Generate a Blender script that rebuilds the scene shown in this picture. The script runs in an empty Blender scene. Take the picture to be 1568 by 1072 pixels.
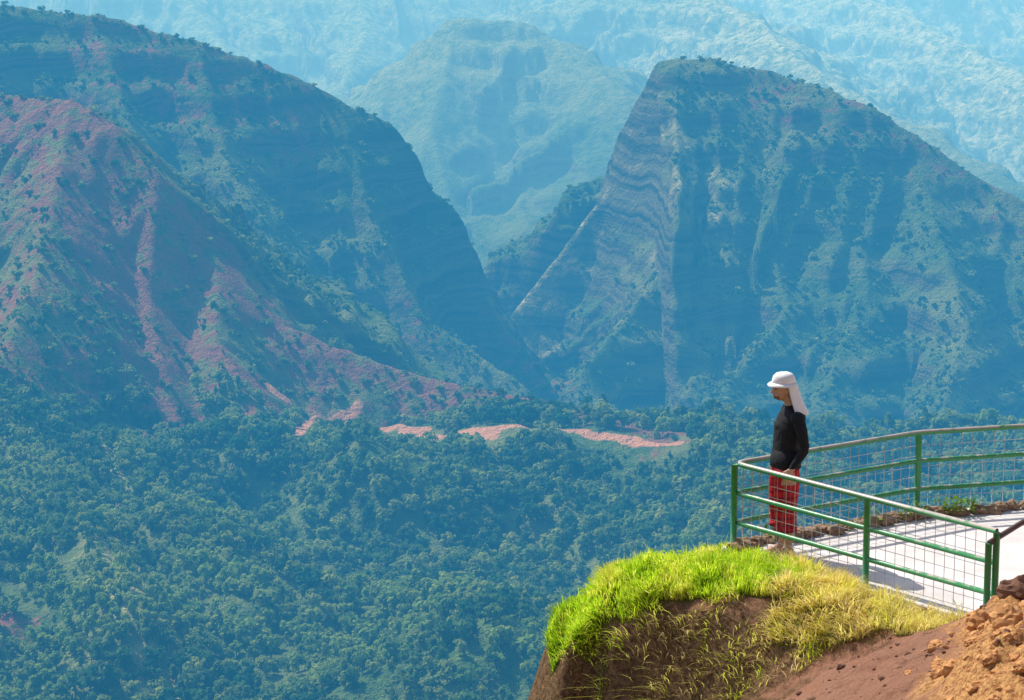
import bpy, bmesh, math, random
import numpy as np
from mathutils import Vector, Matrix
random.seed(7); rng=np.random.default_rng(11)
sc=bpy.context.scene
# ---------------------------------------------------------------- survey helpers
F=4400.0; PIT=math.radians(12.5); S_,C_=math.sin(PIT),math.cos(PIT); CZ=7.7
def W(u,v,y):
    dx=(u-784)/F; dy=(536-v)/F
    k=y/(C_+dy*S_)
    return (dx*k, y, CZ+(-S_+dy*C_)*k)
# ---------------------------------------------------------------- noise
TAB=rng.random((256,256))
def vn(x,y,seed=0):
    x=np.asarray(x,float); y=np.asarray(y,float)
    xi=np.floor(x).astype(np.int64); yi=np.floor(y).astype(np.int64)
    fx=x-xi; fy=y-yi
    fx=fx*fx*fx*(fx*(fx*6-15)+10); fy=fy*fy*fy*(fy*(fy*6-15)+10)
    a=(xi+seed*37)&255; b=(yi+seed*91)&255; a1=(a+1)&255; b1=(b+1)&255
    return (TAB[a,b]*(1-fx)+TAB[a1,b]*fx)*(1-fy)+(TAB[a,b1]*(1-fx)+TAB[a1,b1]*fx)*fy
def fbm(x,y,o=5,seed=0,gain=.5):
    s=0;a=1;t=0
    for i in range(o):
        s=s+a*vn(x*2**i+i*13.7,y*2**i-i*7.3,seed+i); t+=a; a*=gain
    return s/t
def ridged(x,y,o=4,seed=0):
    s=0;a=1;t=0
    for i in range(o):
        s=s+a*(1-np.abs(2*vn(x*2**i+i*3.1,y*2**i+i*9.2,seed+i)-1)); t+=a; a*=.5
    return s/t
def sst(a,b,x):
    t=np.clip((x-a)/(b-a),0,1); return t*t*(3-2*t)
# ---------------------------------------------------------------- mesh helpers
def link(o,parent=None):
    sc.collection.objects.link(o)
    if parent: o.parent=parent
    return o
def grid_mesh(name,xs,ys,Z):
    nx,ny=len(xs),len(ys)
    X,Y=np.meshgrid(xs,ys)
    co=np.stack([X,Y,Z],-1).reshape(-1,3).astype(np.float32)
    me=bpy.data.meshes.new(name)
    me.vertices.add(nx*ny); me.vertices.foreach_set("co",co.ravel())
    i=np.arange(nx-1)[None,:]+np.arange(ny-1)[:,None]*nx
    q=np.stack([i,i+1,i+1+nx,i+nx],-1).reshape(-1,4).astype(np.int32)
    n=len(q)
    me.loops.add(n*4); me.loops.foreach_set("vertex_index",q.ravel())
    me.polygons.add(n); me.polygons.foreach_set("loop_start",np.arange(n,dtype=np.int32)*4)
    me.polygons.foreach_set("loop_total",np.full(n,4,np.int32))
    me.update(); me.polygons.foreach_set("use_smooth",np.ones(n,bool))
    return me
def attr(me,name,vals):
    a=me.attributes.new(name,'FLOAT','POINT'); a.data.foreach_set("value",np.asarray(vals,np.float32).ravel())
def mesh_from(name,v,f,mat=None,smooth=True,parent=None):
    me=bpy.data.meshes.new(name); me.from_pydata([tuple(p) for p in v],[],f); me.update()
    if smooth: me.polygons.foreach_set("use_smooth",np.ones(len(f),bool))
    if mat: me.materials.append(mat)
    return link(bpy.data.objects.new(name,me),parent)
def empty(name):
    e=bpy.data.objects.new(name,None); sc.collection.objects.link(e); return e
# ---------------------------------------------------------------- materials
class NT:
    def __init__(s,name):
        s.m=bpy.data.materials.new(name); s.m.use_nodes=True; s.t=s.m.node_tree; s.t.nodes.clear()
        s.out=s.t.nodes.new('ShaderNodeOutputMaterial')
    def n(s,typ,**kw):
        nd=s.t.nodes.new('ShaderNode'+typ)
        for k,v in kw.items(): setattr(nd,k,v)
        return nd
    def l(s,a,b): s.t.links.new(a,b)
    def mix(s,f,a,b,bt='MIX'):
        nd=s.n('MixRGB',blend_type=bt)
        for i,x in enumerate((f,a,b)):
            if hasattr(x,'is_linked'): s.l(x,nd.inputs[i])
            else: nd.inputs[i].default_value=x if i==0 else (*x,1)
        return nd.outputs[0]
    def noise(s,vec,scale,det=4,rough=.6):
        nd=s.n('TexNoise'); nd.inputs['Scale'].default_value=scale; nd.inputs['Detail'].default_value=det; nd.inputs['Roughness'].default_value=rough
        if vec is not None: s.l(vec,nd.inputs['Vector'])
        return nd.outputs[0]
    def ramp(s,x,a,b,ca=(0,0,0),cb=(1,1,1)):
        nd=s.n('ValToRGB'); e=nd.color_ramp.elements
        e[0].position=a;e[0].color=(*ca,1);e[1].position=b;e[1].color=(*cb,1); s.l(x,nd.inputs[0]); return nd.outputs[0]
    def math(s,op,a,b=0.0):
        nd=s.n('Math',operation=op)
        for i,x in enumerate((a,b)):
            if hasattr(x,'is_linked'): s.l(x,nd.inputs[i])
            else: nd.inputs[i].default_value=x
        return nd.outputs[0]
    def bump(s,h,st,dist):
        nd=s.n('Bump'); nd.inputs['Strength'].default_value=st; nd.inputs['Distance'].default_value=dist; s.l(h,nd.inputs['Height']); return nd.outputs[0]
    def bsdf(s,col,rough=.8,spec=.3,normal=None,metal=0):
        b=s.n('BsdfPrincipled'); b.inputs['Roughness'].default_value=rough; b.inputs['Specular IOR Level'].default_value=spec; b.inputs['Metallic'].default_value=metal
        if hasattr(col,'is_linked'): s.l(col,b.inputs['Base Color'])
        else: b.inputs['Base Color'].default_value=(*col,1)
        if normal: s.l(normal,b.inputs['Normal'])
        return b.outputs[0]
    def done(s,sh,vol=False):
        s.l(sh,s.out.inputs['Volume' if vol else 'Surface']); return s.m
def simple(name,col,rough=.7,spec=.3,var=.25,scale=30,bump=0,metal=0):
    m=NT(name); g=m.n('NewGeometry'); nz=m.noise(g.outputs['Position'],scale)
    c=m.mix(nz,tuple(x*(1-var) for x in col),tuple(min(1,x*(1+var)) for x in col))
    nb=m.bump(nz,bump,.01) if bump else None
    return m.done(m.bsdf(c,rough,spec,nb,metal))

# ================================================================= FAR TERRAIN
def axis(*segs):
    out=[]
    for a,b,st in segs: out.append(np.arange(a,b,st))
    return np.concatenate(out+[[segs[-1][1]]])
xs=axis((-5000,-700,200),(-700,-440,6),(-440,440,2.4),(440,700,6),(700,5000,200))
ys=axis((30,920,15),(920,2250,2.4),(2250,3900,5),(3900,9000,150))
X,Y=np.meshgrid(xs,ys)
# ridges: points (u,v,dist), slope, rib amplitude, rib length, seed, slope beyond the first end
RG=[
 ([(-500,60,1720),(-200,110,1660),(40,150,1600),(110,155,1580),(170,190,1560),(240,265,1540),(330,400,1520),(390,450,1510),(430,498,1500),(520,535,1490),(640,575,1480),(760,600,1462),(880,622,1442),(960,645,1430),(1040,668,1412)],.78,.42,24,1,0),
 ([(110,155,1580),(60,420,1450),(-20,600,1350),(100,760,1200),(200,920,1060)],.80,.3,30,2,0),
 ([(240,265,1540),(225,450,1480),(265,640,1405)],.95,.35,22,3,0),
 ([(330,400,1520),(330,520,1460),(400,640,1405)],.85,.35,22,33,0),
 ([(-700,-160,2150),(-300,-70,2080),(-100,-28,2040),(0,5,2010),(150,25,2000),(300,62,1990),(460,115,1980),(520,150,1975),(600,190,1972),(640,240,1970),(655,285,1968),(700,325,1966),(722,400,1962),(742,450,1956),(775,510,1940),(850,580,1895),(1000,655,1820)],1.2,.42,60,4,0),
 ([(150,25,2000),(200,200,1900),(300,380,1800),(420,520,1720)],.95,.4,40,41,0),
 ([(300,62,1990),(350,250,1900),(440,400,1830),(560,520,1760)],1.0,.35,36,5,0),
 ([(520,152,1975),(570,330,1910),(650,480,1850),(800,590,1800)],1.4,.35,36,15,0),
 ([(1005,100,2100),(1040,90,2100),(1080,90,2100),(1130,106,2095),(1200,120,2090),(1270,138,2080),(1340,166,2060),(1400,206,2050),(1480,262,2030),(1568,310,2010),(1750,400,1960),(2000,430,1960)],.78,.42,70,6,2.4),
 ([(770,498,2040),(800,460,2050),(850,400,2062),(900,330,2076),(950,262,2086),(978,200,2094),(985,140,2099),(1015,97,2100)],1.85,.40,22,66,0),
 ([(1060,100,2095),(1045,260,2050),(1010,420,1960),(900,560,1880)],1.35,.4,28,7,0),
 ([(1160,115,2090),(1150,300,2020),(1210,470,1910),(1090,620,1830)],.88,.5,46,8,0),
 ([(1270,140,2080),(1300,300,2010),(1330,440,1930),(1260,610,1830)],.82,.5,46,88,0),
 ([(1400,215,2050),(1430,330,1980),(1480,500,1880),(1440,640,1800)],.82,.5,46,10,0),
 ([(420,330,2450),(535,162,2600),(600,112,2620),(650,62,2640),(700,32,2650),(800,30,2650),(850,60,2640),(900,95,2600),(940,130,2540),(1000,165,2480),(1150,220,2450)],.52,.42,60,11,0),
 ([(850,60,2640),(900,200,2520),(800,300,2420),(740,375,2330)],.75,.35,40,12,0),
 ([(700,32,2650),(660,200,2500),(690,300,2420)],.75,.35,40,22,0),
 ([(600,112,2620),(560,260,2480),(620,380,2380)],.75,.35,40,23,0),
 ([(980,-60,3050),(1060,-20,3000),(1150,25,2900),(1210,80,2780),(1300,140,2680),(1420,205,2560),(1568,290,2420),(1800,380,2300)],.62,.6,60,13,0),
 ([(1250,-40,3350),(1380,20,3200),(1480,70,3050),(1568,115,2900),(1800,220,2700)],.62,.6,60,14,0),
 ([(860,-40,3200),(960,60,3000),(1010,130,2800)],.7,.5,50,17,0),
 ([(-1500,-60,3200),(100,-60,3150),(400,-60,3150),(640,-70,3200),(1000,-90,3400),(1568,-80,3500),(3000,-80,3500)],.58,.7,80,16,0),
 ([(250,-60,3150),(330,60,2980),(400,130,2800)],.8,.5,50,18,0),
 ([(540,-60,3170),(560,50,3000),(520,140,2800)],.8,.5,50,19,0),
]
edge=1432+26*(fbm(X/70,X*0+3,3,50)-.5)
fe=.35+.65*sst(0,130,edge-Y)
plate=-346+fe*((fbm(X/150,Y/170,4,51)-.5)*82 + (ridged(X/85+Y/300,Y/180,3,52)-.55)*32)
w=sst(0,70,Y-edge)
Z=plate*(1-w)+(-458+10*fbm(X/120,Y/120,3,53))*w
CR=np.full(X.shape,1e9)
def smax(a,b,k): return .5*(a+b+np.sqrt((a-b)**2+k*k))
warpx=(fbm(X/60,Y/60,3,60)-.5)*26; warpy=(fbm(X/60,Y/60,3,66)-.5)*26
for pts,slope,ra,rl,sd,s0 in RG:
    P=np.array([W(*p) for p in pts])
    best=np.full(X.shape,1e18); h=np.zeros(X.shape); s=np.zeros(X.shape); L=0
    for a,b in zip(P[:-1],P[1:]):
        d=b-a; ll=math.hypot(d[0],d[1])
        t=np.clip(((X-a[0])*d[0]+(Y-a[1])*d[1])/(ll*ll),0,1)
        dd=(X-a[0]-t*d[0])**2+(Y-a[1]-t*d[1])**2
        m=dd<best
        best=np.where(m,dd,best); h=np.where(m,a[2]+t*d[2],h); s=np.where(m,L+t*ll,s); L+=ll
    D=np.sqrt(best); sl=slope
    if s0:
        ax=(P[0]-P[1])[:2]; ax=ax/np.linalg.norm(ax)
        cs=np.clip(((X-P[0][0])*ax[0]+(Y-P[0][1])*ax[1])/np.maximum(D,1e-3),0,1)*(s<1e-6)
        sl=slope+(s0-slope)*np.sqrt(cs)
    ang=s+.6*warpx
    n=ridged(ang/rl,D/(rl*4),4,sd+70)*.7+ridged((ang+.3*warpy)/(rl*.3),D/(rl*2),3,sd+75)*.3
    z=h-sl*(D*(.75+.25*np.minimum(D/50,1)))+ra*np.minimum(D,130)*(n-.62)*1.7
    Z=smax(Z,z,2.5)
    CR=np.minimum(CR,D)
hill=np.clip((Z-plate)/25,0,1)*(Y<1500)
hm=np.maximum(sst(1440,1560,Y)*.9+.1,hill*.7)
Z+=hm*((fbm(X/55,Y/55,6,80,.55)-.5)*24*np.clip(CR/25,.2,1))
Z+=hm*(ridged((X+warpx)/22,(Y+warpy)/22,3,84)-.6)*4.5
tw=sst(1560,1750,Y)*np.clip(CR/20,.2,1)
zz=Z+(fbm(X/160,Y/160,3,90)-.5)*14
def terr(z,Hh,k):
    f=z/Hh; fl=np.floor(f); r=f-fl
    return (fl+np.clip((r-.5)*k+.5,0,1)*.85+r*.15)*Hh-z
lm=.35+.65*sst(.4,.6,fbm(X/110,Y/110,3,95))
Z+=tw*lm*(terr(zz,24,2.8)*.85+terr(zz,8,2.2)*.75)
Z=np.where(Y<320,-345+285*sst(0,1,(320-Y)/270),Z)
def Hs(x,y):
    x=np.asarray(x,float); y=np.asarray(y,float)
    i=np.clip(np.searchsorted(xs,x)-1,0,len(xs)-2); j=np.clip(np.searchsorted(ys,y)-1,0,len(ys)-2)
    tx=(x-xs[i])/(xs[i+1]-xs[i]); ty=(y-ys[j])/(ys[j+1]-ys[j])
    return (Z[j,i]*(1-tx)+Z[j,i+1]*tx)*(1-ty)+(Z[j+1,i]*(1-tx)+Z[j+1,i+1]*tx)*ty
def hit(u,v):
    yy=np.arange(930,3900,2.0); dx=(u-784)/F; dy=(536-v)/F
    k=yy/(C_+dy*S_); zr=CZ+(-S_+dy*C_)*k; xr=dx*k
    b=np.where(Hs(xr,yy)>=zr)[0]
    i=b[0] if len(b) else len(yy)-1
    return xr[i],yy[i]
wx=(fbm(X/12,Y/12,3,101)-.5)*16; wy=(fbm(X/12,Y/12,3,107)-.5)*30
def paintmap(SO,maxj=200):
    M=np.zeros(X.shape)
    for pts,r,amt in SO:
        P=[hit(*p) for p in pts]
        for a,b in zip(P[:-1],P[1:]):
            if abs(a[1]-b[1])>maxj: continue
            d=np.array(b)-np.array(a); ll=max(d@d,1e-6)
            k_=1 if r>8.5 else .35
            t=np.clip(((X+wx*k_-a[0])*d[0]+(Y+wy*k_-a[1])*d[1])/ll,0,1)
            D=np.sqrt((X+wx*k_-a[0]-t*d[0])**2+((Y+wy*k_-a[1]-t*d[1])*.55)**2)
            M=np.maximum(M,amt*np.clip(1.35-D/r,0,1))
    return M
SOIL=paintmap([([(40,170),(90,210),(140,300),(200,400),(240,480)],52,.64),([(110,330),(190,450),(230,560),(270,650)],24,.76),([(60,420),(0,480)],20,.60),([(0,540),(60,560),(150,560)],16,.55),
 ([(240,330),(330,410),(430,505),(560,550),(700,592),(880,630),(1020,665)],20,.70),([(300,540),(370,580),(425,607)],10,.8),
 ([(0,950),(60,980)],8,.7),([(380,640),(390,655)],5,1),
 ([(150,80),(300,90),(440,120)],42,.42),([(1130,130),(1250,170),(1400,220),(1560,320)],20,.38),([(640,490),(760,530),(850,585)],24,.42)])
TR=paintmap([([(418,603),(436,610)],5,1.0),([(458,665),(478,645)],3.5,1),([(545,648),(600,656)],4.3,1),([(620,660),(650,660)],3.8,1),([(700,668),(755,662)],6,1),([(480,640),(540,645),(620,658),(700,664),(755,660),(880,662),(960,674),(1040,680)],3.1,.82),([(960,678),(1040,680)],4,.8)])
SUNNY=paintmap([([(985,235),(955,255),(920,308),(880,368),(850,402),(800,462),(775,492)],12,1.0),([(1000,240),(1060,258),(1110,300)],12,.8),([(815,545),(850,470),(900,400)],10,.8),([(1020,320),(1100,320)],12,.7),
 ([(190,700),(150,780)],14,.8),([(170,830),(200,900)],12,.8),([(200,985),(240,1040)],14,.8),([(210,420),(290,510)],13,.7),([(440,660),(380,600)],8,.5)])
def sample(A,x,y):
    i=np.clip(np.searchsorted(xs,x)-1,0,len(xs)-2); j=np.clip(np.searchsorted(ys,y)-1,0,len(ys)-2); return A[j,i]
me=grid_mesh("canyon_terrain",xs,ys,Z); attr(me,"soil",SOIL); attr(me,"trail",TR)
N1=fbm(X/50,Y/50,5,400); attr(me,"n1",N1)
attr(me,"sunlit_tint",np.maximum(sst(2350,2800,Y)*(.5+.5*sst(40,160,X-(Y-2400)*.05)),SUNNY*sst(.35,.55,fbm(X/14,Y/14,3,410)+.1)))  # sunlight painted as pale grass colour: far slopes, rib and forest patches
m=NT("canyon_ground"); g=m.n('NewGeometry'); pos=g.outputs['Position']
AT=lambda q:m.n('Attribute',attribute_name=q).outputs['Fac']
n1=AT('n1'); n2=m.noise(pos,.11,5,.7); n3=m.noise(pos,.45,2,.7)
green=m.mix(m.ramp(n2,.3,.7),(.045,.115,.033),(.17,.27,.065))
green=m.mix(m.ramp(n1,.42,.66),green,(.22,.28,.08))
green=m.mix(AT('sunlit_tint'),green,m.mix(m.ramp(n2,.38,.60),(.08,.15,.04),(.78,.72,.34)))  # brightens the ground colour where sun is painted in
sepN=m.n('SeparateXYZ'); m.l(g.outputs['Normal'],sepN.inputs[0])
sepP=m.n('SeparateXYZ'); m.l(pos,sepP.inputs[0])
zb=m.math('ADD',sepP.outputs[2],m.math('MULTIPLY',n1,26.0))
cmb=m.n('CombineXYZ'); m.l(m.math('MULTIPLY',zb,.16),cmb.inputs[2]); m.l(m.math('MULTIPLY',sepP.outputs[0],.004),cmb.inputs[0])
band=m.noise(cmb.outputs[0],1.6,3,.7)
rock=m.mix(m.ramp(band,.38,.62),(.045,.06,.038),(.21,.20,.12))
steep=m.ramp(m.math('ADD',sepN.outputs[2],m.math('MULTIPLY',m.math('SUBTRACT',n2,.5),.35)),.42,.70,(1,1,1),(0,0,0))
col=m.mix(steep,green,rock)
col=m.mix(m.math('MULTIPLY',m.ramp(band,.48,.62),.4),col,(.26,.28,.11))
red=m.mix(n3,(.19,.085,.055),(.46,.22,.14))
sf=m.math('ADD',AT('soil'),m.math('MULTIPLY',m.math('SUBTRACT',n2,.5),2.4))
sf=m.math('MULTIPLY',m.ramp(sf,.40,.70),m.ramp(AT('soil'),.05,.3))
col=m.mix(sf,col,red)
tf=m.math('ADD',AT('trail'),m.math('MULTIPLY',m.math('SUBTRACT',n3,.5),.5))
col=m.mix(m.ramp(tf,.4,.6),col,(.72,.38,.20))
hb=m.noise(pos,.2,4,.75)
m.done(m.bsdf(col,.95,.0,m.bump(m.math('MULTIPLY',hb,8.0),1,1.0)))
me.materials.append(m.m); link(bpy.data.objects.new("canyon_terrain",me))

# ================================================================= TREES (instanced)
def leafmat(name,ca,cb,trans=.35,wscale=.012,lit=(.34,.42,.09)):
    m=NT(name); g=m.n('NewGeometry'); oi=m.n('ObjectInfo')
    n=m.noise(g.outputs['Position'],wscale,1,.65)
    c=m.mix(m.ramp(n,.40,.60),ca,cb); c=m.mix(m.ramp(oi.outputs['Random'],.5,1.0),c,lit)
    d=m.n('BsdfDiffuse'); t=m.n('BsdfTranslucent'); m.l(c,d.inputs[0]); m.l(c,t.inputs[0])
    mx=m.n('MixShader'); mx.inputs[0].default_value=trans; m.l(d.outputs[0],mx.inputs[1]); m.l(t.outputs[0],mx.inputs[2])
    return m.done(mx.outputs[0])
M_leaf=leafmat("forest_leaves",(.05,.15,.05),(.25,.38,.07),.4,.016)
M_shr=leafmat("shrub_leaves",(.07,.16,.045),(.19,.29,.06),.3)
M_bark=simple("bark",(.10,.075,.055),.9,.1,.3,2)
def make_tree(name,seed,h=6.5,r=2.9,nl=230,ls=.62,conic=0,mat=None,nb=8):
    R=random.Random(seed); v=[];f=[];mi=[]
    def tube(a,b,ra,rb,n=4):
        a=Vector(a);b=Vector(b);d=(b-a).normalized(); p=d.orthogonal().normalized(); q=d.cross(p); i0=len(v)
        for c,rr in((a,ra),(b,rb)):
            for k in range(n):
                t=2*math.pi*k/n; v.append(c+p*math.cos(t)*rr+q*math.sin(t)*rr)
        for k in range(n): f.append((i0+k,i0+(k+1)%n,i0+n+(k+1)%n,i0+n+k)); mi.append(1)
    top=(R.uniform(-.3,.3),R.uniform(-.3,.3),h*.6); tube((0,0,-.6),top,.2,.1)
    blobs=[]
    for i in range(nb):
        an=R.uniform(0,6.28); rr=r*R.uniform(.2,.72); zz=h*R.uniform(.34,.85)
        if conic: rr*=max(.15,1.25-zz/h)
        c=(math.cos(an)*rr,math.sin(an)*rr,zz); blobs.append((c,r*R.uniform(.33,.55)))
        if i%2==0: tube((top[0]*.5,top[1]*.5,h*R.uniform(.22,.45)),c,.09,.03,3)
    for i in range(nl):
        c,br=R.choice(blobs); d=Vector((R.gauss(0,1),R.gauss(0,1),R.gauss(.25,1))).normalized()
        p=Vector(c)+Vector((d.x,d.y,d.z*.75))*br*R.uniform(.6,1.05)
        nn=(d+Vector((R.gauss(0,.45),R.gauss(0,.45),R.gauss(.3,.45)))).normalized(); a=nn.orthogonal().normalized(); b=nn.cross(a)
        t=R.uniform(0,6.28); a,b=a*math.cos(t)+b*math.sin(t),b*math.cos(t)-a*math.sin(t); s=ls*R.uniform(.6,1.2); i0=len(v)
        for q in ((-1,-.5),(.4,-.8),(1,.4),(-.3,.8)): v.append(p+a*q[0]*s+b*q[1]*s)
        f.append((i0,i0+1,i0+2,i0+3)); mi.append(0)
    me=bpy.data.meshes.new(name); me.from_pydata([tuple(p) for p in v],[],f); me.update()
    me.materials.append(mat or M_leaf); me.materials.append(M_bark); me.polygons.foreach_set("material_index",mi)
    return bpy.data.objects.new(name,me)
coll=bpy.data.collections.new("tree_kinds")
for i in range(4): coll.objects.link(make_tree("broadleaf_tree",i+1,h=6.3+i*.5,r=2.8+.2*(i%3),nl=120,ls=.76))
coll.objects.link(make_tree("slender_tree",9,h=8.5,r=2.0,nl=90,ls=.7,conic=1))
collb=bpy.data.collections.new("shrub_kinds")
for i in range(3): collb.objects.link(make_tree("shrub",i+31,h=2.6,r=2.2,nl=45,ls=.85,mat=M_shr,nb=4))
def scatter(name,pts,scales,coll):
    me=bpy.data.meshes.new(name); me.from_pydata([tuple(p) for p in pts],[],[]); 
    attr(me,"sc",scales)
    o=link(bpy.data.objects.new(name,me))
    ng=bpy.data.node_groups.new(name+"_nodes",'GeometryNodeTree')
    ng.interface.new_socket("Geometry",in_out='INPUT',socket_type='NodeSocketGeometry'); ng.interface.new_socket("Geometry",in_out='OUTPUT',socket_type='NodeSocketGeometry')
    N=ng.nodes; gi=N.new('NodeGroupInput'); go=N.new('NodeGroupOutput'); ip=N.new('GeometryNodeInstanceOnPoints'); ci=N.new('GeometryNodeCollectionInfo')
    ci.inputs['Collection'].default_value=coll; ci.inputs['Separate Children'].default_value=True; ci.inputs['Reset Children'].default_value=True
    mp=N.new('GeometryNodeMeshToPoints')
    rr=N.new('FunctionNodeRandomValue'); rr.data_type='FLOAT_VECTOR'; rr.inputs[0].default_value=(-.1,-.1,0); rr.inputs[1].default_value=(.1,.1,6.28)
    na=N.new('GeometryNodeInputNamedAttribute'); na.data_type='FLOAT'; na.inputs[0].default_value="sc"
    L=ng.links.new; L(gi.outputs[0],mp.inputs['Mesh']); L(mp.outputs[0],ip.inputs['Points']); L(ci.outputs[0],ip.inputs['Instance']); ip.inputs['Pick Instance'].default_value=True
    L(rr.outputs[0],ip.inputs['Rotation']); L(na.outputs[0],ip.inputs['Scale']); L(ip.outputs[0],go.inputs[0])
    md=o.modifiers.new("scatter",'NODES'); md.node_group=ng
    return o
def pts_in(y0,y1,n):
    y=np.sqrt(rng.random(n)*(y1*y1-y0*y0)+y0*y0); x=(rng.random(n)*2-1)*(y*.19+30); return x,y
x,y=pts_in(935,1450,15500)
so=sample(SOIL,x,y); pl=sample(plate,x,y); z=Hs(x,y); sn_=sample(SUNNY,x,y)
tr=np.maximum.reduce([sample(TR,x,y+q) for q in (0,5,10,15,20)])
dens=.45+1.0*sst(.32,.55,fbm(x/45,y/45,3,120))
hl=np.clip((z-pl-8)/40,0,1)
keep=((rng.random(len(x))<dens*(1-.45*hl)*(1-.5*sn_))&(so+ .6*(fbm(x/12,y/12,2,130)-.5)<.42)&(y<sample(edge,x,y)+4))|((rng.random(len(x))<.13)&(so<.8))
keep&=tr<.25
x,y,z,hl=x[keep],y[keep],z[keep],hl[keep]
s=(.62+.95*rng.random(len(x))**1.8)*(1-.4*hl)*(.8+.4*fbm(x/80,y/80,2,140))
s*=1-.4*(np.maximum.reduce([sample(TR,x,y+q) for q in (24,28,32)])>.3)
scatter("forest_trees",np.stack([x,y,z-.3],-1),s,coll)
x,y=pts_in(1340,2250,52000)
z=Hs(x,y); so=sample(SOIL,x,y)
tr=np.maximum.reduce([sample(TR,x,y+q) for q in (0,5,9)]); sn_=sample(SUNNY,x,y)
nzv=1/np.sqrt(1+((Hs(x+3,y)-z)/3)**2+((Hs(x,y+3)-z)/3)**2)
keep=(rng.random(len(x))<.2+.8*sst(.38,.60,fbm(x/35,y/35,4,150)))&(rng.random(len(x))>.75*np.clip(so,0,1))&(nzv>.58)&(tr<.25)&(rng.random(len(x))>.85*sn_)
x,y,z=x[keep],y[keep],z[keep]
scatter("hillside_shrubs",np.stack([x,y,z-.2],-1),.32+1.0*rng.random(len(x))**3,collb)

# ================================================================= HAZE
def haze(name,y0,y1,sig,lim):
    v=[(a,b,c) for a in(-6000,6000) for b in(y0,y1) for c in(-700,45)]
    f=[(0,1,3,2),(4,6,7,5),(0,4,5,1),(2,3,7,6),(0,2,6,4),(1,5,7,3)]
    m=NT(name); mx=max(sig)
    ab=m.n('VolumeAbsorption'); ab.inputs['Density'].default_value=mx; ab.inputs['Color'].default_value=(*[1-q/mx for q in sig],1)
    em=m.n('Emission'); e=[q*l for q,l in zip(sig,lim)]; me_=max(e); em.inputs[0].default_value=(*[q/me_ for q in e],1); em.inputs[1].default_value=me_  # volume emission stands in for sunlight scattered by the haze
    ad=m.n('AddShader'); m.l(ab.outputs[0],ad.inputs[0]); m.l(em.outputs[0],ad.inputs[1]); m.done(ad.outputs[0],True)
    o=mesh_from(name,v,f,m.m,False); return o
haze("emissive_haze",150,2200,(1/6600,1/3950,1/2850),(.10,.52,.77))
haze("emissive_haze",2201,8900,(1/2200,1/1750,1/1450),(.64,1.28,1.48))

# ================================================================= NEAR GROUND
CP=[(850,960,25.5),(900,932,25.9),(960,903,26.1),(1020,880,26.25),(1070,862,26.3),(1115,850,26.3),
(870,1010,24.95),(940,985,24.8),(1000,965,24.7),(1070,945,24.6),(1130,937,24.5),(1190,930,24.45),(1240,929,24.4),(1330,937,24.15),(1420,957,23.8),(1480,952,23.65),
(900,1140,24.8),(980,1125,24.5),(1060,1100,24.2),(1120,1068,24.1),(1200,1035,23.9),(1300,1000,23.65),(1400,970,23.5),
(1250,1040,22.5),(1250,1072,21.5),(1400,1010,22),(1500,978,21.8),(1568,920,22.8),(1568,980,20.5),(1400,1062,19.5),(1568,1050,18.5),(1568,908,23.3),(1510,945,23.4)]
P=[W(*c) for c in CP]
P+=[(2.45,25.3,-.02),(2.95,24.8,0),(3.5,24.25,.0),(3.95,23.8,.0),(2.0,25.8,-.04)]
for x in (2.3,2.8,3.3,4,5,6,7,8):
    for y in (23.9,24.5,25.2,26,26.6,27.2,27.7):
        lo=26.12-(x-2.09)*1.10; hi=26.15+(x-2.09)*.6 if x<4 else 27.3+(x-4)*.22
        if lo+.15<y<hi-.05: P.append((x,y,-.16))
P+=[(-.6,25,-4),(0,27,-3),(1,28,-3),(2.2,28.2,-2.5),(3,27.6,-.7),(4,28.8,-2.2),(4,28.0,-.7),(5,28.2,-.5),(6,28.5,-.5),(6,30,-2.4),(8,31,-3),(0,22.3,-2.6),(.3,18,-2.5),(-2,15,-3),
(2,15,.8),(2,10,2.8),(0,3,5.2),(0,0,6),(3.5,15,1.7),(4,10,3.4),(4,5,5.1),(8,15,2.8),(8,20,2),(8,23,.9),(10,5,6),(10,-6,7),(-3,0,3),(-3,-6,4),(1.0,21,-.7),(12,20,2.5),(12,27,.3),(12,32,-4)]
for t in np.linspace(-10,38,13): P.append((-9,t,-13))
for t in np.linspace(-9,16,8): P.append((t,37,-13))
P=np.array(P)
K=np.sqrt(((P[:,None,:2]-P[None,:,:2])**2).sum(-1)); A=np.zeros((len(P)+3,)*2)
A[:len(P),:len(P)]=K-np.eye(len(P))*.002; A[:len(P),-3]=1; A[:len(P),-2:]=P[:,:2]; A[-3,:len(P)]=1; A[-2:,:len(P)]=P[:,:2].T
wgt=np.linalg.solve(A,np.concatenate([P[:,2],[0,0,0]]))
def near_base(x,y):
    x=np.asarray(x,float);y=np.asarray(y,float); r=wgt[-3]+wgt[-2]*x+wgt[-1]*y
    for i,p in enumerate(P): r=r+wgt[i]*np.sqrt((x-p[0])**2+(y-p[1])**2)
    return r
def seg_side(x,y): return ((26.12-y)-(x-2.09)*1.10)/1.4866
def near_h(x,y):
    z=near_base(x,y)
    off=sst(.02,.35,seg_side(x,y)); far=sst(26.2,26.9,y-(x-2)*.5)
    k=np.clip(off+far,0,1)
    z=z+k*((fbm(x/.9,y/.9,5,200)-.5)*.26+(ridged(x/.35,y/.35,4,210)-.6)*.11)
    z=z+sst(0,1,(x-(3.0+(y-19.5)*.22))/.4)*(y<23.3)*(.19*ridged(x/.3,y/.3,5,230)+.08*fbm(x/.08,y/.08,3,240)-.07)
    return z
nxs=axis((-9,0,.6),(0,6.2,.02),(6.2,16,.4)); nys=axis((-10,17,.5),(17,28.6,.025),(28.6,37,.4))
NX,NY=np.meshgrid(nxs,nys); NZ=near_h(NX,NY)
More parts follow.
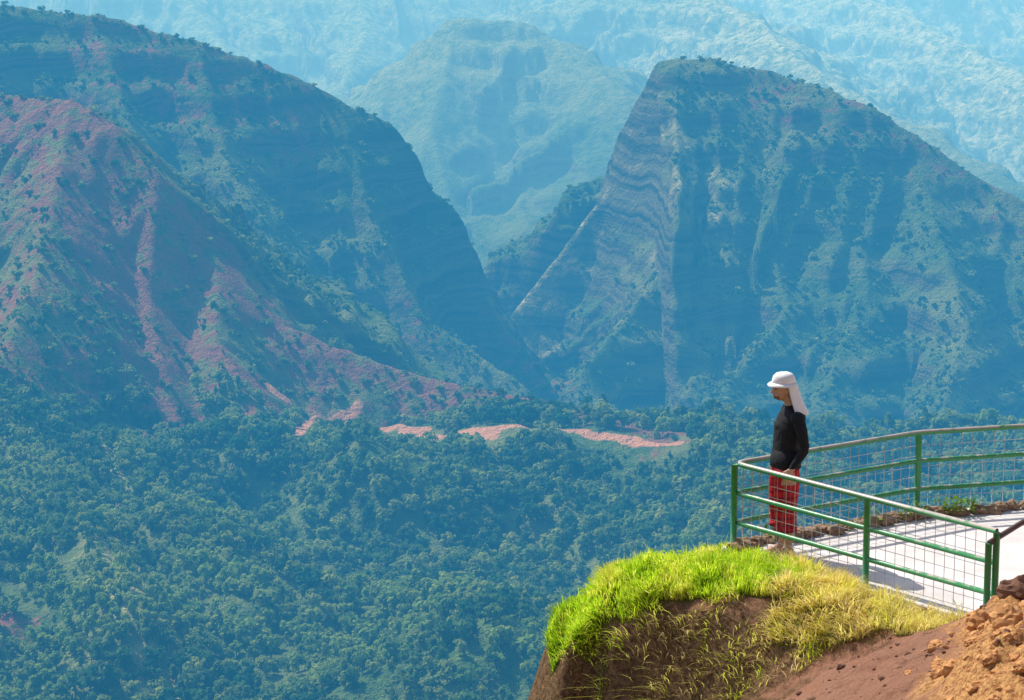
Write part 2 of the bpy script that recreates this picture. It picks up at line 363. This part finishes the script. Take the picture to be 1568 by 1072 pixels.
gy,gx=np.gradient(NZ,nys,nxs); slopeN=np.sqrt(gx**2+gy**2)
me=grid_mesh("hillside_ground",nxs,nys,NZ)
def inpoly(x,y,poly):
    r=np.zeros(x.shape,bool); n=len(poly)
    for i in range(n):
        x0,y0=poly[i][:2]; x1,y1=poly[(i+1)%n][:2]
        c=((y0>y)!=(y1>y))&(x<(x1-x0)*(y-y0)/((y1-y0) if y1!=y0 else 1e-9)+x0); r^=c
    return r
GP=[W(*c) for c in [(838,975,25.6),(900,925,26.1),(960,893,26.3),(1070,846,26.5),(1120,838,26.45)]]+[(2.35,25.7),(2.7,25.2),(3.1,24.75)]+[W(*c) for c in [(1290,936,24.3),(1240,925,24.45),(1190,922,24.55),(1130,925,24.7),(1070,935,24.8),(1000,955,24.9),(940,975,25.0),(870,1005,25.05),(845,1005,25.15)]]
DP=[(2.55,25.45),(3.1,24.82),(3.7,24.2),(4.0,23.85)]+[W(*c) for c in [(1420,965,23.6),(1330,968,23.8),(1250,975,23.95),(1180,960,24.2),(1180,925,24.45)]]
gr=inpoly(NX,NY,GP).astype(float); dr=inpoly(NX,NY,DP).astype(float)
orange=sst(0,1,(NX-(2.9+ (NY-19.5)*.22))/.4+ (fbm(NX/.5,NY/.5,3,220)-.5)*2)*(NY<23.4)
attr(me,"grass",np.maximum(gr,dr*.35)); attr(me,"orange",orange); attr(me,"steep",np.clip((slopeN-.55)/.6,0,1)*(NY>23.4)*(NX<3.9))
m=NT("hillside_dirt"); g=m.n('NewGeometry'); pos=g.outputs['Position']
A_=lambda s:m.n('Attribute',attribute_name=s).outputs['Fac']
n1=m.noise(pos,3,6,.65); n2=m.noise(pos,22,6,.75); n3=m.noise(pos,90,3,.7)
c=m.mix(n2,(.24,.10,.06),(.48,.24,.15))
c=m.mix(m.ramp(n1,.4,.65),c,(.37,.19,.12))
c=m.mix(m.math('MULTIPLY',m.ramp(n3,.58,.66),.5),c,(.60,.44,.32))
oc=m.mix(m.ramp(n2,.38,.60),(.34,.13,.05),(.82,.46,.18))
c=m.mix(A_('orange'),c,oc)
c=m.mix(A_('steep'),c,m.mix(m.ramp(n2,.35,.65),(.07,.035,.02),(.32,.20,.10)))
c=m.mix(m.math('MULTIPLY',A_('grass'),.9),c,m.mix(n2,(.05,.07,.012),(.16,.15,.04)))
hh=m.math('ADD',m.math('ADD',m.math('MULTIPLY',n1,.06),m.math('MULTIPLY',n2,.05)),m.math('MULTIPLY',n3,.008))
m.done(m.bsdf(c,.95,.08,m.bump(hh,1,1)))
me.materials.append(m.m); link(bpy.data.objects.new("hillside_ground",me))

def rockmesh(v,f,loc,size,seed,flat=.7):
    bm=bmesh.new(); bmesh.ops.create_icosphere(bm,subdivisions=2 if size<.04 else 3,radius=1)
    i0=len(v); r=random.Random(seed); ox,oy=r.uniform(0,99),r.uniform(0,99)
    sx,sy=r.uniform(.8,1.3),r.uniform(.7,1.1); rz=Matrix.Rotation(r.uniform(0,6.28),3,'Z')
    co=np.array([p.co[:] for p in bm.verts])
    nn=vn(co[:,0]*1.6+ox+co[:,2],co[:,1]*1.6+oy-co[:,2]*1.3,3)*.7+vn(co[:,0]*4+oy,co[:,1]*4+co[:,2]*4+ox,4)*.35
    co=co*(.55+nn)[:,None]; co=np.round(co*3.2)/3.2*.45+co*.55
    for p in co:
        q=rz@Vector((p[0]*sx,p[1]*sy,p[2]*flat)); v.append((loc[0]+q.x*size,loc[1]+q.y*size,loc[2]+q.z*size))
    for fc in bm.faces: f.append(tuple(i0+q.index for q in fc.verts))
    bm.free()
M_clod=simple("orange_rock",(.54,.27,.11),.95,.1,.5,25,1)
M_dark=simple("dark_rock",(.17,.09,.06),.95,.1,.4,14,.8)
v=[];f=[];k=0
while k<520:
    x=random.uniform(2.8,4.9); y=random.uniform(18.2,23.2)
    if x<3.0+(y-19.5)*.2+random.gauss(0,.15): continue
    s=.008+.07*random.random()**4.5
    z=float(near_h(x,y)); rockmesh(v,f,(x,y,z),s,k); k+=1
mesh_from("dirt_clods",v,f,M_clod,False)
v=[];f=[]
for k in range(500):
    x=random.uniform(1.3,4.6); y=random.uniform(19.0,24.6)
    s=.006+.03*random.random()**4; rockmesh(v,f,(x,y,float(near_h(x,y))+s*.2),s,900+k)
mesh_from("gravel",v,f,M_dark,False)
for k,(u,vv,yy,s,mt) in enumerate([(1566,903,23.2,.13,M_dark),(1500,975,21.9,.10,M_clod),(1556,940,22.5,.11,M_dark),(1540,1020,20.3,.10,M_clod),(1455,1050,19.8,.07,M_clod)]):
    p=W(u,vv,yy); v=[];f=[]; zz=float(near_h(p[0],p[1])); rockmesh(v,f,(p[0],p[1],zz+s*.3 if k else p[2]-.04),s,50+k,.9); mesh_from("boulder",v,f,mt,False)

def bladeset(name,poly,n,hmin,hmax,mat,dry,width=.008,dens_seed=300,lean=.5,droop=.45,dn0=.25):
    poly=[p[:2] for p in poly]; px=[p[0] for p in poly]; py=[p[1] for p in poly]
    x=rng.uniform(min(px)-.05,max(px)+.05,n*6); y=rng.uniform(min(py)-.05,max(py)+.05,n*6)
    k=inpoly(x,y,poly); x,y=x[k],y[k]
    dn=fbm(x/.18,y/.18,3,dens_seed); k=rng.random(len(x))<sst(dn0,dn0+.3,dn); x,y=x[k][:n],y[k][:n]; n=len(x)
    z=near_h(x,y)-.01; dn=fbm(x/.22,y/.22,3,dens_seed+9)
    h=(hmin+(hmax-hmin)*rng.random(n)**1.4)*(.45+1.1*dn)
    e=.05; gx=(near_h(x+e,y)-near_h(x-e,y))/(2*e); gy=(near_h(x,y+e)-near_h(x,y-e))/(2*e)
    an=rng.uniform(0,2*np.pi,n); cl=fbm(x/.15,y/.15,2,dens_seed+20)*12
    lx=np.cos(an)*.35+np.cos(cl)*.4-np.clip(gx,-1.2,1.2)*.3; ly=np.sin(an)*.35+np.sin(cl)*.4-np.clip(gy,-1.2,1.2)*.3
    lx*=lean*2; ly*=lean*2; le=lean*(.3+rng.random(n))
    pa=rng.uniform(0,2*np.pi,n); wx_=np.cos(pa)*width*.5*(.6+.8*rng.random(n)); wy_=np.sin(pa)*width*.5
    V=[]
    for t,wd in((0,1),(.4,.9),(.75,.6),(1,0)):
        bx=x+lx*h*t**1.7*le*1.6; by=y+ly*h*t**1.7*le*1.6; bz=z+h*(t-droop*le*t**2.4)
        if wd>0: V+= [np.stack([bx-wx_*wd,by-wy_*wd,bz],-1),np.stack([bx+wx_*wd,by+wy_*wd,bz],-1)]
        else: V+=[np.stack([bx,by,bz],-1)]
    V=np.stack(V,1).reshape(-1,3); b=np.arange(n)*7
    Fc=[]
    for i in b.tolist(): Fc+=[(i,i+1,i+3,i+2),(i+2,i+3,i+5,i+4),(i+4,i+5,i+6)]
    o=mesh_from(name,V.tolist(),Fc,mat,True)
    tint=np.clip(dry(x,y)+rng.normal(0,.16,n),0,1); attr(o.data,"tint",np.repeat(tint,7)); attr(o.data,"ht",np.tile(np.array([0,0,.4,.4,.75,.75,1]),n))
    return o
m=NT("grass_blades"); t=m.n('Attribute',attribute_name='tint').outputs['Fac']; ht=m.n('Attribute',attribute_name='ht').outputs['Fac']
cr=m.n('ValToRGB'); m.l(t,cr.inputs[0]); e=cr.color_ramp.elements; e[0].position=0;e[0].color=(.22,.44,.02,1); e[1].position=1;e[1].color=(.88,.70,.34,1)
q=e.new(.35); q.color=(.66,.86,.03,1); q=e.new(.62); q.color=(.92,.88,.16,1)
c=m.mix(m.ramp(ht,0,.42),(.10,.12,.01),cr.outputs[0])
d=m.n('BsdfDiffuse'); tr=m.n('BsdfTranslucent'); m.l(c,d.inputs[0]); m.l(c,tr.inputs[0]); mx=m.n('MixShader'); mx.inputs[0].default_value=.6
m.l(d.outputs[0],mx.inputs[1]); m.l(tr.outputs[0],mx.inputs[2]); M_grass=m.done(mx.outputs[0])
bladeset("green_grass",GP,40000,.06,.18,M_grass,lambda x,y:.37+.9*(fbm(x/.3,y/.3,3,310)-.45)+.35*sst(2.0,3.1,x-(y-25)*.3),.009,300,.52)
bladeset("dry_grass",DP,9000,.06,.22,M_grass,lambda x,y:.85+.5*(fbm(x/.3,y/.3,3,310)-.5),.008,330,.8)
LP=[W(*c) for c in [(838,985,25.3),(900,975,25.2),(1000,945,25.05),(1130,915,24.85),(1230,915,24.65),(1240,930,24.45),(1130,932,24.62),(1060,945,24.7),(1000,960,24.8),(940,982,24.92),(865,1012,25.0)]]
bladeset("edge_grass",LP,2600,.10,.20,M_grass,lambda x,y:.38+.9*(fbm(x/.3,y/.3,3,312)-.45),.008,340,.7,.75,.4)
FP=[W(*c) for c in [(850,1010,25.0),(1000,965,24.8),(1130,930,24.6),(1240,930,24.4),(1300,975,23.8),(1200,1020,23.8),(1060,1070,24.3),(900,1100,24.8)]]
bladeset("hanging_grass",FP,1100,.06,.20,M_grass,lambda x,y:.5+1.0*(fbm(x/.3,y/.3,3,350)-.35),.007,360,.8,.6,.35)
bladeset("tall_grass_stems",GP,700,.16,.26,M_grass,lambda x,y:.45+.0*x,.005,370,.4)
v=[];f=[]
for k in range(420):
    x=random.uniform(.5,2.6); y=random.uniform(24.6,26.3)
    if not inpoly(np.array([x]),np.array([y]),GP)[0]: continue
    z=float(near_h(x,y))+random.uniform(.05,.14)
    for j in range(3):
        a=random.uniform(0,6.28); d=Vector((math.cos(a),math.sin(a),random.uniform(0,.6))); s=Vector((-math.sin(a),math.cos(a),0)); L=random.uniform(.03,.06); p=Vector((x,y,z)); i0=len(v)
        v+=[p,p+d*L*.5+s*L*.3,p+d*L,p+d*L*.5-s*L*.3]; f.append((i0,i0+1,i0+2,i0+3))
o=mesh_from("weed_plants",v,f,M_grass,False); attr(o.data,"tint",np.full(len(v),.15)); attr(o.data,"ht",np.ones(len(v)))

# ================================================================= PLATFORM
m=NT("concrete"); g=m.n('NewGeometry'); n1=m.noise(g.outputs['Position'],1.6,6,.7); n2=m.noise(g.outputs['Position'],60,3,.7)
c=m.mix(m.ramp(n1,.35,.7),(.62,.56,.53),(.82,.77,.74)); c=m.mix(m.math('MULTIPLY',n2,.22),c,(.45,.39,.36)); M_conc=m.done(m.bsdf(c,.85,.2,m.bump(n2,.3,.005)))
poly=[(1.98,26.14),(4.18,23.72),(5.2,23.3),(9,23.0),(11,27.9),(7.5,28.0),(5.1,27.66),(3.98,27.38)]
bm=bmesh.new(); vs=[bm.verts.new((a,b,0)) for a,b in poly]; fc=bm.faces.new(vs); r=bmesh.ops.extrude_face_region(bm,geom=[fc])
for q in r['geom']:
    if isinstance(q,bmesh.types.BMVert): q.co.z-=.14
bmesh.ops.recalc_face_normals(bm,faces=bm.faces); me=bpy.data.meshes.new("concrete_platform"); bm.to_mesh(me); me.materials.append(M_conc); po=link(bpy.data.objects.new("concrete_platform",me))
bv=po.modifiers.new("b",'BEVEL'); bv.width=.015; bv.segments=2
v=[];f=[]; L=[(2.2,26.2),(3.95,27.2),(5.1,27.5),(7.2,27.85)]
k=0
for a,b in zip(L[:-1],L[1:]):
    n=int(math.dist(a,b)/.13)
    for i in range(n):
        t=i/n; rockmesh(v,f,(a[0]+(b[0]-a[0])*t+random.gauss(0,.02),a[1]+(b[1]-a[1])*t-.06+random.gauss(0,.03),.03),random.uniform(.07,.10),700+k,.6); k+=1
M_kerb=simple("kerb_stone",(.30,.20,.13),.9,.1,.4,12,.6)
mesh_from("stone_kerb",v,f,M_kerb,False)
M_green2=leafmat("kerb_plant_leaf",(.12,.26,.03),(.26,.40,.06),.45,3)
v=[];f=[]
for k in range(1500):
    t=random.random()**.7; s_=random.choice([0,1,1,2]); a,b=L[s_],L[s_+1]
    if vn(t*7+s_*5,s_*3.3,5)<.42: continue
    x=a[0]+(b[0]-a[0])*t+random.gauss(0,.07); y=a[1]+(b[1]-a[1])*t+random.gauss(-.1,.06); z=random.uniform(.03,.17)
    an=random.uniform(0,6.28); d=Vector((math.cos(an),math.sin(an),random.uniform(-.3,.8))); s=Vector((-math.sin(an),math.cos(an),0)); Ln=random.uniform(.03,.07); p=Vector((x,y,z)); i0=len(v)
    v+=[p,p+d*Ln*.5+s*Ln*.3,p+d*Ln,p+d*Ln*.5-s*Ln*.3]; f.append((i0,i0+1,i0+2,i0+3))
mesh_from("kerb_plants",v,f,M_green2,False)

# ================================================================= RAILING
def paint(name,wa,wb,za,zb):
    m=NT(name); g=m.n('NewGeometry'); n1=m.noise(g.outputs['Position'],9,5,.7)
    sn=m.n('SeparateXYZ'); m.l(g.outputs['Normal'],sn.inputs[0])
    c=m.mix(n1,(.025,.19,.07),(.05,.30,.11)); wear=m.math('MULTIPLY',m.ramp(n1,wa,wb),m.ramp(sn.outputs[2],za,zb)); c=m.mix(wear,c,(.46,.38,.34))
    return m.done(m.bsdf(c,.38,.5,m.bump(n1,.15,.004)))
M_paint=paint("green_paint",.50,.60,.3,.8); M_worn=paint("worn_handrail",.30,.50,.1,.6)
M_wire=simple("galvanised_wire",(.5,.5,.5),.4,.5,.15,20,0,.6)
M_brown=simple("brown_handrail_paint",(.10,.06,.05),.45,.5,.3,12)
def tubes(name,segs,r,mat,parent,n=12):
    v=[];f=[]
    for pl in segs:
        pl=[Vector(p) for p in pl]
        i0=len(v)
        for i,p in enumerate(pl):
            d=((pl[i+1]-p) if i==0 else (p-pl[i-1]) if i==len(pl)-1 else ((pl[i+1]-p).normalized()+(p-pl[i-1]).normalized())).normalized()
            up=Vector((0,0,1)) if abs(d.z)<.9 else Vector((0,1,0)); a=d.cross(up).normalized(); b=d.cross(a)
            for k in range(n): t=2*math.pi*k/n; v.append(p+a*math.cos(t)*r+b*math.sin(t)*r)
        for i in range(len(pl)-1):
            for k in range(n): f.append((i0+i*n+k,i0+i*n+(k+1)%n,i0+(i+1)*n+(k+1)%n,i0+(i+1)*n+k))
        f.append(tuple(i0+k for k in range(n))); f.append(tuple(i0+(len(pl)-1)*n+k for k in reversed(range(n))))
    return mesh_from(name,v,f,mat,True,parent)
c0=(2.09,26.08); n1_=(3.19,24.87); n2_=(4.17,23.79); f1=(3.98,27.26); f2=(5.3,27.58); f3=(7.6,27.85)
zt=.83
rail=empty("lookout_railing")
def lv(pl,z): return [(a,b,z) for a,b in pl]
def curve(pl):
    out=[Vector(pl[0])]
    for i in range(1,len(pl)-1):
        p=Vector(pl[i]); a=(Vector(pl[i-1])-p).normalized()*.12; b=(Vector(pl[i+1])-p).normalized()*.12
        for t in (0,.33,.66,1): out.append((p+a)*(1-t)**2+2*p*t*(1-t)+(p+b)*t*t)
    out.append(Vector(pl[-1])); return out
loop=[n2_,n1_,c0,f1,f2,f3]
tubes("top_rail",[curve(lv(loop,zt))],.026,M_worn,rail)
tubes("middle_rail",[curve(lv(loop,zt-.285))],.024,M_paint,rail)
tubes("lower_rail",[curve(lv(loop,zt-.57))],.024,M_paint,rail)
tubes("posts",[[(a,b,-.08),(a,b,zt-.01)] for a,b in loop],.031,M_paint,rail)
tubes("post_feet",[[(a,b,0.0),(a,b,.012)] for a,b in loop[2:]],.07,M_paint,rail)
w_=[]
for a,b in zip(loop[:-1],loop[1:]):
    Ld=math.dist(a,b); n=int(Ld/.105)
    for i in range(1,n): t=i/n; xx=a[0]+(b[0]-a[0])*t; yy=a[1]+(b[1]-a[1])*t; w_.append([(xx,yy,.06),(xx,yy,zt-.02)])
    for j in range(7): z=.07+j*.105; w_.append([(a[0],a[1],z),(b[0],b[1],z)])
tubes("wire_mesh",w_,.003,M_wire,rail,5)
hr=empty("path_handrail")
pa=W(1514,832,23.76); pb=W(1572,796,23.9); pc=(5.6,24.2,pb[2]+ .22)
tubes("handrail",[[pa,pb,pc]],.025,M_brown,hr)
tubes("handrail_post",[[(pa[0],pa[1],-.1),(pa[0],pa[1],pa[2])],[(pc[0],pc[1],0),pc]],.03,M_paint,hr)

# ================================================================= MAN
man=empty("standing_man")
bv_=[];bf_=[]
def ell(c,r,seg=20,rings=14,rot=None):
    i0=len(bv_)
    M=Matrix.Identity(3) if rot is None else rot
    for i in range(rings+1):
        ph=math.pi*i/rings
        for k in range(seg):
            t=2*math.pi*k/seg; q=M@Vector((r[0]*math.sin(ph)*math.cos(t),r[1]*math.sin(ph)*math.sin(t),r[2]*math.cos(ph))); bv_.append((c[0]+q.x,c[1]+q.y,c[2]+q.z))
    for i in range(rings):
        for k in range(seg): bf_.append((i0+i*seg+k,i0+i*seg+(k+1)%seg,i0+(i+1)*seg+(k+1)%seg,i0+(i+1)*seg+k))
def loft(rings,seg=24,cap=True):
    i0=len(bv_)
    for (cx,cy,cz,rx,ry) in rings:
        for k in range(seg): t=2*math.pi*k/seg; bv_.append((cx+rx*math.cos(t),cy+ry*math.sin(t),cz))
    for i in range(len(rings)-1):
        for k in range(seg): bf_.append((i0+i*seg+k,i0+i*seg+(k+1)%seg,i0+(i+1)*seg+(k+1)%seg,i0+(i+1)*seg+k))
    if cap: bf_.append(tuple(i0+k for k in reversed(range(seg)))); bf_.append(tuple(i0+(len(rings)-1)*seg+k for k in range(seg)))
def limb(pts,seg=14):
    i0=len(bv_); P_=[Vector(p[:3]) for p in pts]
    for i,p in enumerate(P_):
        d=(P_[min(i+1,len(P_)-1)]-P_[max(i-1,0)]).normalized(); a=d.cross(Vector((0.3,1,0.1))).normalized(); b=d.cross(a)
        for k in range(seg): t=2*math.pi*k/seg; q=p+(a*math.cos(t)+b*math.sin(t))*pts[i][3]; bv_.append(tuple(q))
    for i in range(len(P_)-1):
        for k in range(seg): bf_.append((i0+i*seg+k,i0+i*seg+(k+1)%seg,i0+(i+1)*seg+(k+1)%seg,i0+(i+1)*seg+k))
    bf_.append(tuple(i0+k for k in reversed(range(seg)))); bf_.append(tuple(i0+(len(P_)-1)*seg+k for k in range(seg)))
    for p in (pts[0],pts[-1]): ell(p[:3],(p[3],)*3,12,8)
loft([(-.02,0,.78,.09,.12),(-.018,0,.86,.128,.168),(-.02,0,.95,.130,.17),(-.018,0,1.05,.124,.158),(-.005,0,1.15,.130,.168),(.01,0,1.26,.138,.185),(.028,0,1.34,.130,.195),(.038,0,1.40,.106,.18),(.036,0,1.435,.08,.13),(.025,0,1.465,.06,.07),(.0,0,1.54,.055,.058)])
ell((.045,0,1.33),(.112,.17,.10)); ell((-.035,0,1.27),(.098,.14,.08))
for s in(-1,1):
    ell((.04,.185*s,1.375),(.068,.06,.068))
    limb([(.045,.195*s,1.38,.060),(.075,.225*s,1.25,.054),(.10,.238*s,1.12,.046),(.09,.24*s,1.07,.046),(.03,.225*s,.97,.040),(-.015,.205*s,.895,.029)])
    ell((-.035,.198*s,.858),(.040,.017,.047),rot=Matrix.Rotation(.5,3,'Y'))
    for j,(fx,ln) in enumerate(((-.062,.062),(-.045,.072),(-.028,.068),(-.012,.052))):
        x0=fx; z0=.838-.004*j
        limb([(x0,.198*s,z0+.01,.0095),(x0-.012,.196*s,z0-ln*.45,.009),(x0-.006,.186*s,z0-ln*.8,.008),(x0+.004,.176*s,z0-ln,.007)],8)
    limb([(-.04,.195*s,.885,.012),(-.078,.19*s,.868,.0105),(-.095,.182*s,.842,.009)],8)
    loft([(-.02,.085*s,.88,.112,.09),(-.024,.092*s,.76,.122,.098),(-.03,.098*s,.62,.117,.09),(-.034,.10*s,.48,.106,.083),(-.03,.10*s,.36,.102,.080),(-.026,.10*s,.29,.104,.082)])
    limb([(-.02,.10*s,.40,.058),(.0,.10*s,.30,.055),(.0,.10*s,.17,.042),(-.005,.10*s,.09,.036)])
    loft([(-.045,.10*s,.0,.135,.047),(-.045,.10*s,.03,.135,.048),(-.035,.10*s,.055,.11,.045),(-.01,.10*s,.085,.06,.04),(-.003,.10*s,.12,.042,.036)])
loft([(-.0,0,1.50,.055,.056),(-.01,0,1.56,.06,.06)])
ell((-.05,0,1.635),(.098,.076,.105)); ell((-.072,0,1.585),(.075,.062,.075)); ell((-.122,0,1.548),(.026,.028,.022)); ell((-.10,0,1.56),(.045,.05,.035))
limb([(-.143,0,1.635,.010),(-.158,0,1.605,.014),(-.166,0,1.598,.012)],10); ell((-.150,0,1.596),(.012,.019,.010))
ell((-.137,0,1.652),(.016,.05,.012)); ell((-.139,0,1.575),(.016,.024,.007)); ell((-.137,0,1.563),(.015,.022,.008))
for s in(-1,1): ell((-.035,.078*s,1.61),(.018,.010,.032))
me=bpy.data.meshes.new("b"); me.from_pydata(bv_,[],bf_); me.update()
tmp=link(bpy.data.objects.new("b",me)); md=tmp.modifiers.new("r",'REMESH'); md.mode='VOXEL'; md.voxel_size=.0065; sm=tmp.modifiers.new("s",'SMOOTH'); sm.factor=.5; sm.iterations=3
dg=bpy.context.evaluated_depsgraph_get(); bme=bpy.data.meshes.new_from_object(tmp.evaluated_get(dg)); bpy.data.objects.remove(tmp)
bme.name="body"
M_skin=simple("skin",(.52,.29,.20),.55,.35,.15,25); M_beard=simple("beard",(.22,.13,.09),.9,.1,.3,200)
m=NT("black_shirt"); tc=m.n('TexCoord'); nz=m.noise(tc.outputs['Object'],9,4,.6); M_shirt=m.done(m.bsdf(m.mix(nz,(.009,.010,.013),(.022,.023,.028)),.85,.2,m.bump(nz,.7,.03)))
m=NT("red_plaid_cloth"); tc=m.n('TexCoord'); sp=m.n('SeparateXYZ'); m.l(tc.outputs['Object'],sp.inputs[0])
wz=m.ramp(m.math('SINE',m.math('MULTIPLY',sp.outputs[2],95.0)),.45,.75); wx2=m.ramp(m.math('SINE',m.math('MULTIPLY',m.math('ADD',sp.outputs[0],sp.outputs[1]),120.0)),.5,.8)
nz=m.noise(tc.outputs['Object'],8,4,.6)
c=m.mix(nz,(.42,.015,.02),(.60,.03,.04)); c=m.mix(m.math('MULTIPLY',wz,.6),c,(.10,.01,.03)); c=m.mix(m.math('MULTIPLY',wx2,.3),c,(.55,.2,.2))
M_red=m.done(m.bsdf(c,.85,.15,m.bump(nz,.8,.04)))
for q in (M_skin,M_shirt,M_red,M_beard): bme.materials.append(q)
for p in bme.polygons:
    x,y,z=p.center; ay=abs(y); i=0
    if z>1.475+ (x*.3): i=3 if (z<1.565 and x<-.10 and z>1.5) else 0
    elif z>.905: i=1
    elif ay>.17 and z>.74 : i=0
    elif z>.292: i=2
    p.material_index=i; p.use_smooth=True
body=link(bpy.data.objects.new("body",bme),man)
def loftobj(name,rings,mat,seg=36,solid=.008):
    v=[];f=[]
    for (cx,cy,cz,rx,ry) in rings:
        for k in range(seg):
            t=2*math.pi*k/seg; w=1+.03*math.sin(5*t+cz*20); v.append((cx+rx*math.cos(t)*w,cy+ry*math.sin(t)*w,cz))
    for i in range(len(rings)-1):
        for k in range(seg): f.append((i*seg+k,i*seg+(k+1)%seg,(i+1)*seg+(k+1)%seg,(i+1)*seg+k))
    o=mesh_from(name,v,f,mat,True,man); sd=o.modifiers.new("s",'SOLIDIFY'); sd.thickness=solid; return o
loftobj("shirt_hem",[(-.016,0,.885,.142,.182),(-.018,0,.95,.140,.176),(-.012,0,1.05,.128,.164)],M_shirt)
for s,nm in((-1,"trouser_cuff_left"),(1,"trouser_cuff_right")): loftobj(nm,[(-.026,.1*s,.275,.110,.087),(-.028,.1*s,.33,.106,.083)],M_red)
M_white=simple("white_cotton",(.80,.79,.76),.9,.1,.05,12,.3)
loftobj("hat_crown",[(-.055,0,1.675,.113,.098),(-.055,0,1.71,.110,.095),(-.054,0,1.745,.10,.088),(-.052,0,1.768,.080,.07),(-.05,0,1.780,.045,.04),(-.05,0,1.783,.004,.004)],M_white,solid=.004)
loftobj("hat_brim",[(-.055,0,1.686,.108,.094),(-.060,0,1.673,.126,.113),(-.064,0,1.658,.140,.128)],M_white,solid=.004)
v=[];f=[]; nu,nv=24,12
for i in range(nv+1):
    t=i/nv
    for k in range(nu+1):
        a=math.radians(-92+184*k/nu); R0=.100*(1-t)+.145*t; cx=-.032+.06*t**1.2
        wv=1+.06*t*math.sin(a*7); back=(math.cos(a)+1)/2
        v.append((cx+R0*math.cos(a)*wv*(1+.1*t*back),(.088*(1-t)+.150*t)*math.sin(a)*wv,1.68-(.215+.085*back)*t))
for i in range(nv):
    for k in range(nu): q=i*(nu+1)+k; f.append((q,q+1,q+nu+2,q+nu+1))
o=mesh_from("neck_flap",v,f,M_white,True,man); sd=o.modifiers.new("s",'SOLIDIFY'); sd.thickness=.003
M_eye=simple("eye",(.02,.015,.012),.2,.5,.1,50)
bv_=[];bf_=[]
for s in(-1,1): ell((-.132,.032*s,1.633),(.012,.014,.008),10,8)
mesh_from("eyes",bv_,bf_,M_eye,True,man)
man.location=(2.56,25.84,0.0); man.rotation_euler=(0,0,math.radians(8)); man.scale=(1.0,1.0,.99)

# ================================================================= LIGHT, SKY, CAMERA
el=math.radians(49); az=math.radians(-48)
D=Vector((math.sin(az)*math.cos(el),math.cos(az)*math.cos(el),math.sin(el)))
sun=bpy.data.lights.new("sun",'SUN'); sun.energy=5; sun.angle=math.radians(.5); sun.color=(1,.95,.86)
so_=link(bpy.data.objects.new("sun",sun)); so_.rotation_euler=D.to_track_quat('Z','Y').to_euler(); so_.location=(0,0,60)
w=bpy.data.worlds.new("World"); sc.world=w; w.use_nodes=True; nt=w.node_tree
bg=nt.nodes['Background']; sk=nt.nodes.new('ShaderNodeTexSky'); sk.sky_type='NISHITA'; sk.sun_disc=False; sk.sun_elevation=el; sk.sun_rotation=az; sk.dust_density=2
nt.links.new(sk.outputs[0],bg.inputs[0]); bg.inputs[1].default_value=.15
cam=bpy.data.cameras.new("camera"); co=link(bpy.data.objects.new("camera",cam)); cam.sensor_width=36; cam.lens=F/1568*36; co.location=(0,0,CZ); co.rotation_euler=(math.pi/2-PIT,0,0); cam.clip_start=.5; cam.clip_end=20000
sc.camera=co
sc.view_settings.view_transform='Standard'; sc.view_settings.look='None'; sc.view_settings.exposure=0
